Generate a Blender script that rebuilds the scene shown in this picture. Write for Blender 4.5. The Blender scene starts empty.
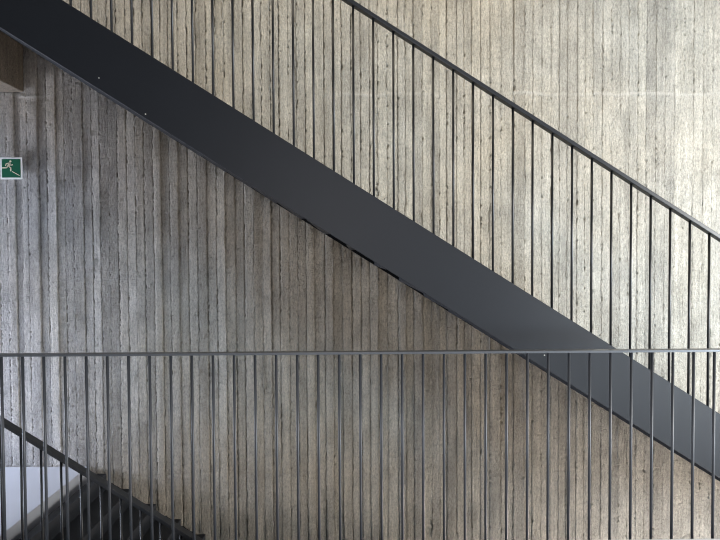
import bpy, bmesh, math, random
import numpy as np
from mathutils import Vector, Matrix

S = bpy.context.scene
COL = S.collection
PI = math.pi
R = math.radians
rng = np.random.default_rng(11)
random.seed(5)

# ------------------------------------------------------------------ helpers
def tag(o, label=None, cat=None, group=None, kind=None):
    if label: o['label'] = label
    if cat: o['category'] = cat
    if group: o['group'] = group
    if kind: o['kind'] = kind
    return o

def empty(name, loc):
    o = bpy.data.objects.new(name, None)
    o.empty_display_size = .2
    o.location = loc
    COL.objects.link(o)
    return o

def link(name, me, mat, parent=None):
    o = bpy.data.objects.new(name, me)
    COL.objects.link(o)
    if mat: me.materials.append(mat)
    if parent:
        o.parent = parent
        o.location = -parent.location
    return o

def from_bm(name, bm, mat, parent=None, smooth=False):
    bmesh.ops.recalc_face_normals(bm, faces=bm.faces)
    me = bpy.data.meshes.new(name)
    bm.to_mesh(me); bm.free()
    if smooth:
        me.polygons.foreach_set('use_smooth', [True] * len(me.polygons))
    return link(name, me, mat, parent)

def prism_xz(bm, poly, y0, y1):
    """polygon in the XZ plane, extruded along Y"""
    a = [bm.verts.new((x, y0, z)) for x, z in poly]
    b = [bm.verts.new((x, y1, z)) for x, z in poly]
    fs = [bm.faces.new(a), bm.faces.new(list(reversed(b)))]
    n = len(poly)
    for i in range(n):
        j = (i + 1) % n
        fs.append(bm.faces.new((a[i], b[i], b[j], a[j])))
    return fs

def box(bm, x0, x1, y0, y1, z0, z1):
    return prism_xz(bm, [(x0, z0), (x1, z0), (x1, z1), (x0, z1)], y0, y1)

def bevel(bm, w, seg=2):
    bmesh.ops.remove_doubles(bm, verts=bm.verts, dist=1e-5)
    bmesh.ops.bevel(bm, geom=list(bm.edges), offset=w, segments=seg, profile=.6, affect='EDGES')

def rod(bm, p0, p1, r, n=12):
    p0, p1 = Vector(p0), Vector(p1)
    d = (p1 - p0).normalized()
    u = Vector((0, 1, 0)) if abs(d.y) < .9 else Vector((1, 0, 0))
    v = d.cross(u).normalized(); u = v.cross(d)
    ra, rb = [], []
    for i in range(n):
        a = 2 * PI * i / n
        off = (u * math.cos(a) + v * math.sin(a)) * r
        ra.append(bm.verts.new(p0 + off)); rb.append(bm.verts.new(p1 + off))
    bm.faces.new(ra); bm.faces.new(list(reversed(rb)))
    for i in range(n):
        j = (i + 1) % n
        f = bm.faces.new((ra[i], ra[j], rb[j], rb[i])); f.smooth = True

# ------------------------------------------------------------------ materials
def nodes(name):
    m = bpy.data.materials.new(name); m.use_nodes = True
    nt = m.node_tree
    bs = nt.nodes['Principled BSDF']
    return m, nt, bs

def N(nt, t, **kw):
    n = nt.nodes.new(t)
    for k, v in kw.items(): setattr(n, k, v)
    return n

def paint(name, col, rough=.45, spec=.5, var=.12, metal=0., bump=.02):
    m, nt, bs = nodes(name)
    tc = N(nt, 'ShaderNodeTexCoord')
    no = N(nt, 'ShaderNodeTexNoise'); no.inputs['Scale'].default_value = 3.5; no.inputs['Detail'].default_value = 6
    nt.links.new(tc.outputs['Object'], no.inputs['Vector'])
    mx = N(nt, 'ShaderNodeMix', data_type='RGBA')
    mx.inputs['A'].default_value = (*[c * (1 - var) for c in col], 1)
    mx.inputs['B'].default_value = (*[c * (1 + var) for c in col], 1)
    nt.links.new(no.outputs['Fac'], mx.inputs['Factor'])
    nt.links.new(mx.outputs['Result'], bs.inputs['Base Color'])
    bs.inputs['Roughness'].default_value = rough
    bs.inputs['Specular IOR Level'].default_value = spec
    bs.inputs['Metallic'].default_value = metal
    if bump:
        n2 = N(nt, 'ShaderNodeTexNoise'); n2.inputs['Scale'].default_value = 220
        nt.links.new(tc.outputs['Object'], n2.inputs['Vector'])
        b = N(nt, 'ShaderNodeBump'); b.inputs['Strength'].default_value = bump; b.inputs['Distance'].default_value = .002
        nt.links.new(n2.outputs['Fac'], b.inputs['Height'])
        nt.links.new(b.outputs['Normal'], bs.inputs['Normal'])
    return m

def concrete(name, boards=True, tone=None):
    m, nt, bs = nodes(name)
    L = nt.links.new
    tc = N(nt, 'ShaderNodeTexCoord')
    def noise(scale, sx=1, sy=1, sz=1, detail=4, rough=.55):
        mp = N(nt, 'ShaderNodeMapping'); mp.inputs['Scale'].default_value = (sx, sy, sz)
        L(tc.outputs['Object'], mp.inputs['Vector'])
        n = N(nt, 'ShaderNodeTexNoise')
        n.inputs['Scale'].default_value = scale; n.inputs['Detail'].default_value = detail; n.inputs['Roughness'].default_value = rough
        L(mp.outputs['Vector'], n.inputs['Vector'])
        return n.outputs['Fac']
    def ramp(src, pts):
        r = N(nt, 'ShaderNodeValToRGB')
        el = r.color_ramp.elements
        while len(el) < len(pts): el.new(.5)
        for e, (p, c) in zip(el, pts):
            e.position = p; e.color = (*c, 1) if isinstance(c, tuple) else (c, c, c, 1)
        L(src, r.inputs['Fac']); return r.outputs['Color']
    def mul(a, b, f=1.):
        x = N(nt, 'ShaderNodeMix', data_type='RGBA', blend_type='MULTIPLY')
        x.inputs['Factor'].default_value = f
        L(a, x.inputs['A']); L(b, x.inputs['B']); return x.outputs['Result']
    # cement colour: cool grey to warm tan in large soft patches
    col = ramp(noise(.55, 1, 1, .8, 3), [(.3, (.52, .475, .415)), (.5, (.505, .48, .445)), (.7, (.49, .485, .47))])
    sep = N(nt, 'ShaderNodeSeparateXYZ'); L(tc.outputs['Object'], sep.inputs['Vector'])  # separate hue shift along X: cool left, warm middle, near neutral right
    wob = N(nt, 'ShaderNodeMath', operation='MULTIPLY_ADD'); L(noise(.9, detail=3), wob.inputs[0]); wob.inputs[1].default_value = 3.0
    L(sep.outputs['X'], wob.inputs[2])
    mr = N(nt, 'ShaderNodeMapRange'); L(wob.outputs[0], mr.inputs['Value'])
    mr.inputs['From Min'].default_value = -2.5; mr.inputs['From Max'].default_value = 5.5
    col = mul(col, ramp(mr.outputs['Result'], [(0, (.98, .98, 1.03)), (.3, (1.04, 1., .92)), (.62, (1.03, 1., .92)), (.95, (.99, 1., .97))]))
    # long vertical streaks and short weathered patches
    col = mul(col, ramp(noise(16, 1, 1, .035, 4, .6), [(.25, .62), (.5, .95), (.75, 1.18)]), .6)
    col = mul(col, ramp(noise(52, 1, 1, .03, 3, .6), [(.28, .66), (.5, .97), (.72, 1.2)]), .42)
    col = mul(col, ramp(noise(4.5, 1, 1, .6, 6, .62), [(.30, .70), (.52, 1.), (.72, 1.2)]), .8)
    col = mul(col, ramp(noise(75, 1, 1, .45, 3, .7), [(.30, .45), (.5, 1.), (.70, 1.4)]), .62)
    if boards:
        at = N(nt, 'ShaderNodeAttribute'); at.attribute_name = 'board_tint'
        col = mul(col, ramp(at.outputs['Fac'], [(0, (.74, .735, .73)), (.5, (.97, .97, .965)), (1, (1.1, 1.09, 1.06))]), .9)
        # bare mortar left in the joints
        aj = N(nt, 'ShaderNodeAttribute'); aj.attribute_name = 'lime'
        x = N(nt, 'ShaderNodeMix', data_type='RGBA')
        L(aj.outputs['Fac'], x.inputs['Factor']); L(col, x.inputs['A']); x.inputs['B'].default_value = (.66, .64, .59, 1)
        col = x.outputs['Result']
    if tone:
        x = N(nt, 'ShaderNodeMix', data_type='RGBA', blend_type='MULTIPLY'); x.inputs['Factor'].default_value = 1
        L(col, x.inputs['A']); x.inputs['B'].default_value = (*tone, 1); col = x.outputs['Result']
    # blow holes
    mp = N(nt, 'ShaderNodeMapping'); mp.inputs['Scale'].default_value = (1, 1, .55)
    L(tc.outputs['Object'], mp.inputs['Vector'])
    v = N(nt, 'ShaderNodeTexVoronoi'); v.inputs['Scale'].default_value = 22
    L(mp.outputs['Vector'], v.inputs['Vector'])
    hole = ramp(v.outputs['Distance'], [(.07, 1.), (.13, 0.)])
    gate = ramp(noise(9, detail=2), [(.56, 0.), (.6, 1.)])
    hm = mul(hole, gate)
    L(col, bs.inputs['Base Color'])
    bs.inputs['Roughness'].default_value = .82
    bs.inputs['Specular IOR Level'].default_value = .25
    # wood-grain relief, pitting
    add = N(nt, 'ShaderNodeMath', operation='ADD')
    gr = N(nt, 'ShaderNodeMath', operation='MULTIPLY'); gr.inputs[1].default_value = .45
    L(noise(70, 1, 1, .06, 4, .6), gr.inputs[0]); L(gr.outputs[0], add.inputs[0]); L(noise(80, 1, 1, .8, 4, .7), add.inputs[1])
    sub = N(nt, 'ShaderNodeMath', operation='SUBTRACT')
    L(add.outputs[0], sub.inputs[0]); L(hm, sub.inputs[1])
    b = N(nt, 'ShaderNodeBump'); b.inputs['Strength'].default_value = 1.; b.inputs['Distance'].default_value = .020
    L(sub.outputs[0], b.inputs['Height']); L(b.outputs['Normal'], bs.inputs['Normal'])
    return m

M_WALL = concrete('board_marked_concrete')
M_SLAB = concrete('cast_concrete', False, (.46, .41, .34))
M_FLOOR = paint('pale_screed', (.60, .61, .66), .5, .4, .05)
M_STEEL = paint('anthracite_paint', (.0130, .0148, .0190), .50, .32, .10, 0, .03)
M_TREAD = paint('anthracite_tread', (.034, .037, .043), .6, .25, .10)
M_STRING = paint('black_wall_string', (.007, .0075, .009), .8, .15, .08)
M_RAIL = paint('anthracite_rail', (.026, .028, .032), .36, .5, .08, 0, 0)
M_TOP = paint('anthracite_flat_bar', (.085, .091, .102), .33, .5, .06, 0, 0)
M_FBAR = paint('anthracite_round_bar', (.032, .035, .041), .45, .5, .08, 0, 0)
M_BAR = paint('anthracite_bar', (.013, .014, .016), .36, .5, .08, 0, 0)
M_WHITE = paint('sign_white', (.90, .90, .88), .45, .4, .02, 0, 0)
M_GREEN = paint('sign_green', (.010, .115, .062), .4, .4, .05, 0, 0)
M_PICTO = paint('sign_pale', (.86, .80, .62), .45, .3, .02, 0, 0)
M_SCREW = paint('bare_screw', (.62, .60, .56), .35, .6, .05, .3, 0)

# ------------------------------------------------------------------ measures
YS = 3.25                 # face of the stair stringer
YW = 5.30                 # concrete wall
YF = 2.97                 # balustrade at the floor edge
SL = .633                 # pitch of both flights
TREAD = .2490
RISE = TREAD * SL
STOREY = 4.0

# ------------------------------------------------------------------ wall
def build_wall():
    sc = 520 / YW
    px = [2.5, 11, 19, 25.5, 32, 43, 51, 60, 68, 76, 86, 94.5, 102.5, 111, 120, 129, 137.5, 146, 155, 163, 171, 180, 189, 198, 208,
          217, 226, 235.5, 244.5, 254, 262.5, 271, 280, 289, 297.5, 306, 314, 324.5, 332.5, 342, 351, 360.5, 369.5, 377.5, 387, 397.5, 405,
          413, 422, 431, 439, 446, 456, 463.5, 471, 480, 489, 500, 513, 524, 532]
    deep = {2.5: 1.1, 19: 1.6, 43: 1.0, 60: .8, 86: 1.1, 129: 1.0, 146: 1.2, 155: .8, 171: 1.0, 189: 1.1, 208: .8, 244.5: 1.1, 280: 1.0, 306: 1.1, 324.5: 1.1, 351: .8,
            397.5: 1., 446: 1.1, 500: .8}
    off0 = {2.5: -.004, 11: .000, 19: -.012, 25.5: .002, 32: .010, 43: .000, 51: .006, 60: -.003}   # board right of the joint
    xs, dp, of = [], [], []
    for p in px:
        xs.append((p - 354.9) / sc * 1.003 + .004); dp.append(deep.get(p, rng.uniform(.25, .75))); of.append(off0.get(p, rng.normal(0, .0042)))
    x = xs[-1]
    while x < 5.3:
        x += rng.uniform(.078, .102); xs.append(x); dp.append(rng.uniform(.15, .55)); of.append(rng.normal(0, .0022))
    x = xs[0]
    while x > -5.3:
        x -= rng.uniform(.078, .102); xs.insert(0, x); dp.insert(0, rng.uniform(.25, .8)); of.insert(0, rng.normal(0, .004))
    xs = np.array(xs); nb = len(xs) - 1
    us = np.array([0, .028, .055, .10, .16, .28, .42, .56, .70, .82, .90, .945, .974])
    zs = np.arange(-2.2, 5.3, .0125)
    nz, nu = len(zs), len(us)
    X = np.zeros((nz, nb * nu)); Y = np.zeros_like(X); T = np.zeros_like(X); LM = np.zeros_like(X)
    def smooth_noise(n, step, amp):
        k = int(n / step) + 3
        return np.interp(np.arange(n) / step, np.arange(k), rng.normal(0, amp, k))
    jog = [smooth_noise(nz, 60, .0007) + smooth_noise(nz, 2.0, .0021) for _ in range(nb + 1)]
    pits = []
    for b in range(nb + 1):
        thr = (1.02 if xs[b] < -.6 else 1.5 if xs[b] < .6 else 1.8) - .45 * min(dp[b], 1.2)
        pits.append(np.clip((smooth_noise(nz, 1.0, 1.) + smooth_noise(nz, 30, .5) - thr) * 2.4, 0, 1.4))
    # board lengths: some boards are spliced, the splice shifts the face a little
    for b in range(nb):
        x0 = xs[b] + jog[b]; x1 = xs[b + 1] + jog[b + 1]
        tint = np.full(nz, rng.uniform(.15, .9))
        face = np.full(nz, of[b])
        if rng.random() < .45:
            cut = rng.uniform(-1.5, 4.5); hi = zs > cut
            tint[hi] = np.clip(tint[hi] + rng.normal(0, .22), 0, 1); face[hi] += rng.normal(0, .0022)
        tilt = rng.normal(0, .0022); cup = rng.normal(0, .0014)
        wav = smooth_noise(nz, 22, .0010)
        g0 = dp[b]; g1 = dp[b + 1]
        fin = rng.random() < .6                       # mortar fin standing at the right joint
        finz = np.clip(smooth_noise(nz, 20, .8) + smooth_noise(nz, 1.6, .9) - .2, 0, 1.5)
        rag0 = np.clip(rng.gamma(1.3, .7, nz), 0, 3.2) * (.5 + .5 * np.clip(smooth_noise(nz, 30, 1.) + .6, 0, 2))
        pit0 = pits[b]; nxt = pits[b + 1]; pit1 = np.clip(pit0 - .2, 0, 1.2); pit2 = np.clip(pit0 - .75, 0, 1.)
        for i, u in enumerate(us):
            c = b * nu + i
            X[:, c] = x0 + (x1 - x0) * u
            y = -(face + tilt * (u - .5) * 2 + cup * (1 - (2 * u - 1) ** 2) + wav)
            if i == 0:
                prev = of[b - 1] if b else of[b]
                y = -(np.minimum(face, prev) - .014 * g0 * (.7 + .9 * rag0)) + .020 * pit0
            elif i == 1:
                y = y + .006 * g0 * rag0 * (rng.random(nz) < .8) + .026 * pit0
            elif i == 2:
                y = y + .004 * g0 * rag0 * (rng.random(nz) < .4) + .026 * pit1
            elif i == 3:
                y = y + .020 * pit2
            elif i == nu - 1:
                y = y + .006 * g1 * rng.gamma(1., 1., nz) * (rng.random(nz) < .6)
                y = y + .022 * np.clip(nxt - .25, 0, 1.2)
                if fin:
                    y = y - .009 * finz * (nxt < .1); LM[:, c] = np.clip(finz * .9, 0, .85)
            elif i == nu - 2 and not fin:
                y = y + .016 * np.clip(nxt - .7, 0, 1.)
            elif i == nu - 2 and fin:
                y = y - .002 * finz; LM[:, c] = np.clip(finz * .3, 0, .4)
            y = y + rng.normal(0, .0012, nz) + .016 * (rng.random(nz) < .004)
            Y[:, c] = y; T[:, c] = tint
    # nail heads and knots pressed into the boards
    flat_x = X[nz // 2]
    def dent(cx, cz, r, d):
        j = (np.abs(X - cx) < r * 1.5); k = (np.abs(zs - cz) < r * 1.8)[:, None]
        m = j & k
        rr = np.sqrt((X - cx) ** 2 + ((zs[:, None] - cz) / 1.15) ** 2) / r
        Y[m] += d * np.exp(-(rr[m] ** 2) * 1.6)
    for pxx, pyy in [(300, 140), (309, 140), (613, 130), (624, 126.5), (586, 139.5), (604.5, 127.5), (660, 71), (717, 86), (75, 387), (107, 281), (163, 278),
                     (12, 138), (20, 139), (337, 138), (345, 139), (499, 381), (533, 424), (15.5, 386)]:
        dent((pxx - 354.9) / sc, 1.62 - (pyy - 258.2) / sc, .015, .011)
    for _ in range(70):
        dent(rng.uniform(-5.4, 5.4), rng.uniform(-2.2, 5.3), rng.uniform(.007, .014), rng.uniform(.004, .010))
    # day joints of the pour: a shallow lip with lime along it
    for zj, amp in ((3.275, .004), (-.585, .007)):
        w = smooth_noise(nb * nu, 25, .012)
        lip = np.exp(-((zs[:, None] - zj - w[None, :]) / .014) ** 2)
        br = np.clip(smooth_noise(nb * nu, 60, .8) + .6, 0, 1.3)[None, :]
        Y += (amp if zj < 0 else -amp) * lip * br
        if zj > 0: LM = np.maximum(LM, lip * br * .40)
    Y += YW
    nc = nb * nu
    co = np.stack([X, Y, np.repeat(zs[:, None], nc, 1)], -1).reshape(-1, 3).astype(np.float32)
    idx = np.arange(nz * nc).reshape(nz, nc)
    q = np.stack([idx[:-1, :-1], idx[:-1, 1:], idx[1:, 1:], idx[1:, :-1]], -1).reshape(-1, 4)
    # closed slab behind the face
    nv = len(co)
    xa, xb, za, zb = X[0, 0], X[0, -1], zs[0], zs[-1]
    back = np.array([[xa, YW + .3, za], [xb, YW + .3, za], [xb, YW + .3, zb], [xa, YW + .3, zb]], np.float32)
    co = np.concatenate([co, back])
    q = np.concatenate([q, [[nv + 1, nv, nv + 3, nv + 2]]])
    me = bpy.data.meshes.new('wall_back')
    me.vertices.add(len(co)); me.vertices.foreach_set('co', co.ravel())
    me.loops.add(q.size); me.loops.foreach_set('vertex_index', q.ravel().astype(np.int32))
    me.polygons.add(len(q)); me.polygons.foreach_set('loop_start', np.arange(0, q.size, 4, dtype=np.int32))
    me.update(calc_edges=True)
    z4 = np.zeros(4)
    for nm, arr in (('board_tint', T), ('lime', LM)):
        a = me.attributes.new(nm, 'FLOAT', 'POINT'); a.data.foreach_set('value', np.concatenate([arr.ravel(), z4]).astype(np.float32))
    me.validate()
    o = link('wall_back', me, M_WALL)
    tag(o, 'grey board-marked concrete wall with vertical plank imprints', 'wall', kind='structure')
build_wall()

# ------------------------------------------------------------------ slabs
def slab(name, x0, x1, y0, y1, z0, z1, mat, label, cat, bev=.008):
    bm = bmesh.new(); box(bm, x0, x1, y0, y1, z0, z1); bevel(bm, bev, 2)
    return tag(from_bm(name, bm, mat), label, cat, kind='structure')

slab('floor', -5.6, 5.6, -3.0, YF - .035, -.32, 0, M_FLOOR, 'pale screed floor on the near side of the stairwell', 'floor')
slab('floor_landing', -5.6, -2.72, YS - .05, YW - .02, -.78, -.485, M_FLOOR, 'pale landing floor along the concrete wall at far left', 'floor')
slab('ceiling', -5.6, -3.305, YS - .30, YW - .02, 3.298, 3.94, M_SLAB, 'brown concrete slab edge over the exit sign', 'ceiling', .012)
slab('floor_arrival', 3.74, 5.6, YS - .05, YW - .02, -.64, -.485, M_FLOOR, 'pale landing floor at the foot of the stair', 'floor')

# ------------------------------------------------------------------ stair flight
def flight(name, x_top, x_bot, dz, label, screws=(), bx=.619):
    """descends towards +X; dz moves the whole flight down by one storey"""
    top = lambda x: 2.083 - SL * x + dz
    bot = lambda x: 1.674 - SL * x + dz
    hand = lambda x: 3.1965 - .635 * x + dz
    root = empty(name, ((x_top + x_bot) / 2, YS + 1, bot((x_top + x_bot) / 2)))
    tag(root, label, 'staircase')
    bm = bmesh.new()
    prism_xz(bm, [(x_top, bot(x_top)), (x_bot, bot(x_bot)), (x_bot, top(x_bot)), (x_top, top(x_top))], YS, YS + .03)
    bevel(bm, .0015, 1)
    st = from_bm('stringer', bm, M_STEEL, root)
    for sx, sz in screws:
        bm = bmesh.new(); rod(bm, (sx, YS - .002, sz), (sx, YS + .004, sz), .0042, 10)
        o = from_bm('screw', bm, M_SCREW, root); o.parent = st; o.location = (0, 0, 0)
        o['label'] = 'tiny pale screw head'
    bm = bmesh.new()
    prism_xz(bm, [(x_top, bot(x_top)), (x_bot, bot(x_bot)), (x_bot, bot(x_bot) + .07), (x_top, bot(x_top) + .07)], YW - .055, YW + .006)
    from_bm('wall_string', bm, M_STRING, root)
    # folded steel steps: tread and riser of each step are one bent plate
    k0 = math.floor((x_top - .206) / TREAD); k1 = math.floor((x_bot - .206) / TREAD)
    t = .012
    for k in range(k0, k1 + 1):
        xr = .206 + k * TREAD                       # lower corner of this fold
        zc = bot(xr) + .004
        xe = max(xr - TREAD, x_top)
        poly = [(xr - t, zc), (xr + TREAD, zc), (xr + TREAD, zc + t), (xr, zc + t), (xr, zc + RISE), (xr - t, zc + RISE)]
        if k == k0: poly = [(x_top + .002, zc), (xr + TREAD, zc), (xr + TREAD, zc + t), (x_top + .002, zc + t)]
        if xr + TREAD > x_bot: poly = [(min(px, x_bot), pz) for px, pz in poly]
        bm = bmesh.new(); prism_xz(bm, poly, YS + .03, YW - .055)
        from_bm('step', bm, M_TREAD, root)
    # handrail: flat bar with a mitred end at either end
    h = .0140
    bm = bmesh.new()
    xa, xb = x_top + .05, x_bot - .05
    prism_xz(bm, [(xa, hand(xa) - h), (xb, hand(xb) - h), (xb, hand(xb) + h), (xa, hand(xa) + h)], YS - .010, YS + .040)
    bevel(bm, .003, 2)
    from_bm('handrail', bm, M_RAIL, root)
    k0 = math.ceil((x_top + .08 - bx) / (TREAD / 2)); k1 = math.floor((x_bot - .08 - bx) / (TREAD / 2))
    for k in range(k0, k1 + 1):
        x = bx + k * TREAD / 2
        bm = bmesh.new(); rod(bm, (x, YS + .015, top(x) - .006), (x, YS + .015, hand(x) - h + .012), .0074, 12)
        from_bm('baluster', bm, M_BAR, root)
    return root

flight('staircase', -3.305, 3.735, 0, 'dark steel stair flight crossing the concrete wall diagonally, deep plate stringer in full view',
       [(-1.573, 2.740), (-1.290, 2.518), (1.190, 1.003)])
flight('staircase', -2.62, 3.735, -STOREY, 'lower dark steel stair flight whose handrail drops past the pale landing at left', bx=.631)

# ------------------------------------------------------------------ balustrade on the near floor edge
zr = 1.079
ba = empty('balustrade', (0, YF, 0))
tag(ba, 'level dark steel balustrade with thin flat rail and round bars before the stair', 'railing')
bm = bmesh.new()
box(bm, -5.2, 5.2, YF - .0225, YF + .0225, zr - .007, zr + .007)
bevel(bm, .0022, 2)
from_bm('handrail', bm, M_TOP, ba)
for k in range(-43, 42):
    x = .147 + .1203 * k
    bm = bmesh.new(); rod(bm, (x, YF, -.20), (x, YF, zr - .004), .0078, 14)
    from_bm('baluster', bm, M_FBAR, ba)
bm = bmesh.new(); box(bm, -5.2, 5.2, YF - .034, YF - .006, -.24, -.12); bevel(bm, .002, 1)
from_bm('fixing_bar', bm, M_RAIL, ba)

# ------------------------------------------------------------------ exit sign
SX, SZ, SY = -3.425, 2.535, 5.245
sg = empty('exit_sign', (SX, SY, SZ))
tag(sg, 'small square green exit sign with running figure and white border on the concrete wall', 'sign')
hw = .1085
bm = bmesh.new(); box(bm, SX - hw, SX + hw, SY, SY + .008, SZ - hw, SZ + hw); bevel(bm, .002, 2)
from_bm('plate', bm, M_WHITE, sg)
bm = bmesh.new(); box(bm, SX - .05, SX + .03, SY + .006, YW - .004, SZ - .06, SZ + .06); bevel(bm, .002, 1)
from_bm('bracket', bm, M_WHITE, sg)
iw = .092
bm = bmesh.new(); box(bm, SX - iw, SX + iw, SY - .0015, SY + .002, SZ - iw, SZ + iw)
pn = from_bm('panel', bm, M_GREEN, sg)
pn['label'] = 'green panel'
def P(u, v):                                # sign drawing units -> wall
    return (SX + (u - 157.5) / 142.5 * hw, SZ - (v - 310) / 150 * hw)
bm = bmesh.new()
def stroke(pts, w):
    for a, b in zip(pts[:-1], pts[1:]):
        ax, az = P(*a); bx, bz = P(*b)
        L = math.hypot(bx - ax, bz - az); nx, nz = -(bz - az) / L * w / 2, (bx - ax) / L * w / 2
        ex, ez = (bx - ax) / L * w * .3, (bz - az) / L * w * .3
        prism_xz(bm, [(ax + nx - ex, az + nz - ez), (bx + nx + ex, bz + nz + ez), (bx - nx + ex, bz - nz + ez), (ax - nx - ex, az - nz - ez)], SY - .0035, SY - .001)
hx, hz = P(150, 215)
prism_xz(bm, [(hx + .0105 * math.cos(2 * PI * i / 16), hz + .0105 * math.sin(2 * PI * i / 16)) for i in range(16)], SY - .0035, SY - .001)
stroke([(138, 240), (122, 280)], .021)
stroke([(136, 237), (96, 246), (86, 276)], .0085)
stroke([(138, 242), (152, 268), (178, 262)], .0085)
stroke([(120, 280), (97, 303), (45, 304)], .0105)
stroke([(124, 280), (153, 303), (153, 346)], .0105)
stroke([(172, 355), (265, 410)], .0065)
pc = from_bm('pictogram', bm, M_PICTO, sg)
pc['label'] = 'cream running figure above a stair line'

# ------------------------------------------------------------------ light
W = bpy.data.worlds.new('daylight'); S.world = W; W.use_nodes = True
bg = W.node_tree.nodes['Background']
bg.inputs['Color'].default_value = (.80, .88, 1.0, 1); bg.inputs['Strength'].default_value = .05

def area(name, loc, target, sx, sy, power, col):
    l = bpy.data.lights.new(name, 'AREA'); l.shape = 'RECTANGLE'; l.size = sx; l.size_y = sy
    l.energy = power; l.color = col
    o = bpy.data.objects.new(name, l); COL.objects.link(o)
    o.location = loc
    d = Vector(target) - Vector(loc)
    o.rotation_euler = d.to_track_quat('-Z', 'Y').to_euler()
    return o
area('window_or_fill', (5.8, .6, 1.3), (2.4, 5.2, .7), 3.0, 2.6, 680, (1.0, .965, .905))
area('skylight', (-.4, 3.5, 8.5), (-.3, 4.6, 2.0), 6, 3, 330, (1.0, .89, .70))
area('window_or_fill', (-7.0, 4.5, .7), (-1.5, 4.9, .3), .7, 1.4, 300, (.80, .86, 1.0))
area('window_or_fill', (-5.0, 4.3, .1), (-2.6, 5.3, .3), .6, .7, 26, (.50, .66, 1.0))  # added stand-in for blue bounce off the landing floor, no window there
area('window_or_fill', (6.2, -1.0, .2), (2.8, 3.2, .1), 2.0, 1.4, 340, (.40, .70, 1.0))
area('window_or_fill', (3.5, 4.1, -2.9), (1.5, 5.3, 0), 1.4, 1.2, 135, (1.0, .90, .82))  # fill added inside the stairwell to brighten the wall under the stair, no window
area('window_or_fill', (-.4, -2.8, 2.3), (1.8, 3.25, .2), .7, .8, 92, (1.0, .96, .95))

# ------------------------------------------------------------------ camera
cam = bpy.data.cameras.new('camera'); cam.sensor_width = 36; cam.lens = 26; cam.clip_start = .05
co = bpy.data.objects.new('camera', cam); COL.objects.link(co); S.camera = co
yaw, pitch, roll = R(.55), R(1.3), R(.3)
fw = Vector((math.sin(yaw) * math.cos(pitch), math.cos(yaw) * math.cos(pitch), -math.sin(pitch)))
r = Vector((math.cos(yaw), -math.sin(yaw), 0)); u = r.cross(fw)
r2 = r * math.cos(roll) - u * math.sin(roll); u2 = u * math.cos(roll) + r * math.sin(roll)
m = Matrix((r2, u2, -fw)).transposed().to_4x4(); m.translation = (0, 0, 1.62)
co.matrix_world = m

vs = S.view_settings
S.display_settings.display_device = 'sRGB'
vs.view_transform = 'Standard'; vs.look = 'None'; vs.gamma = 1; vs.use_curve_mapping = False
vs.exposure = 0
S.cycles.filter_width = 1.1
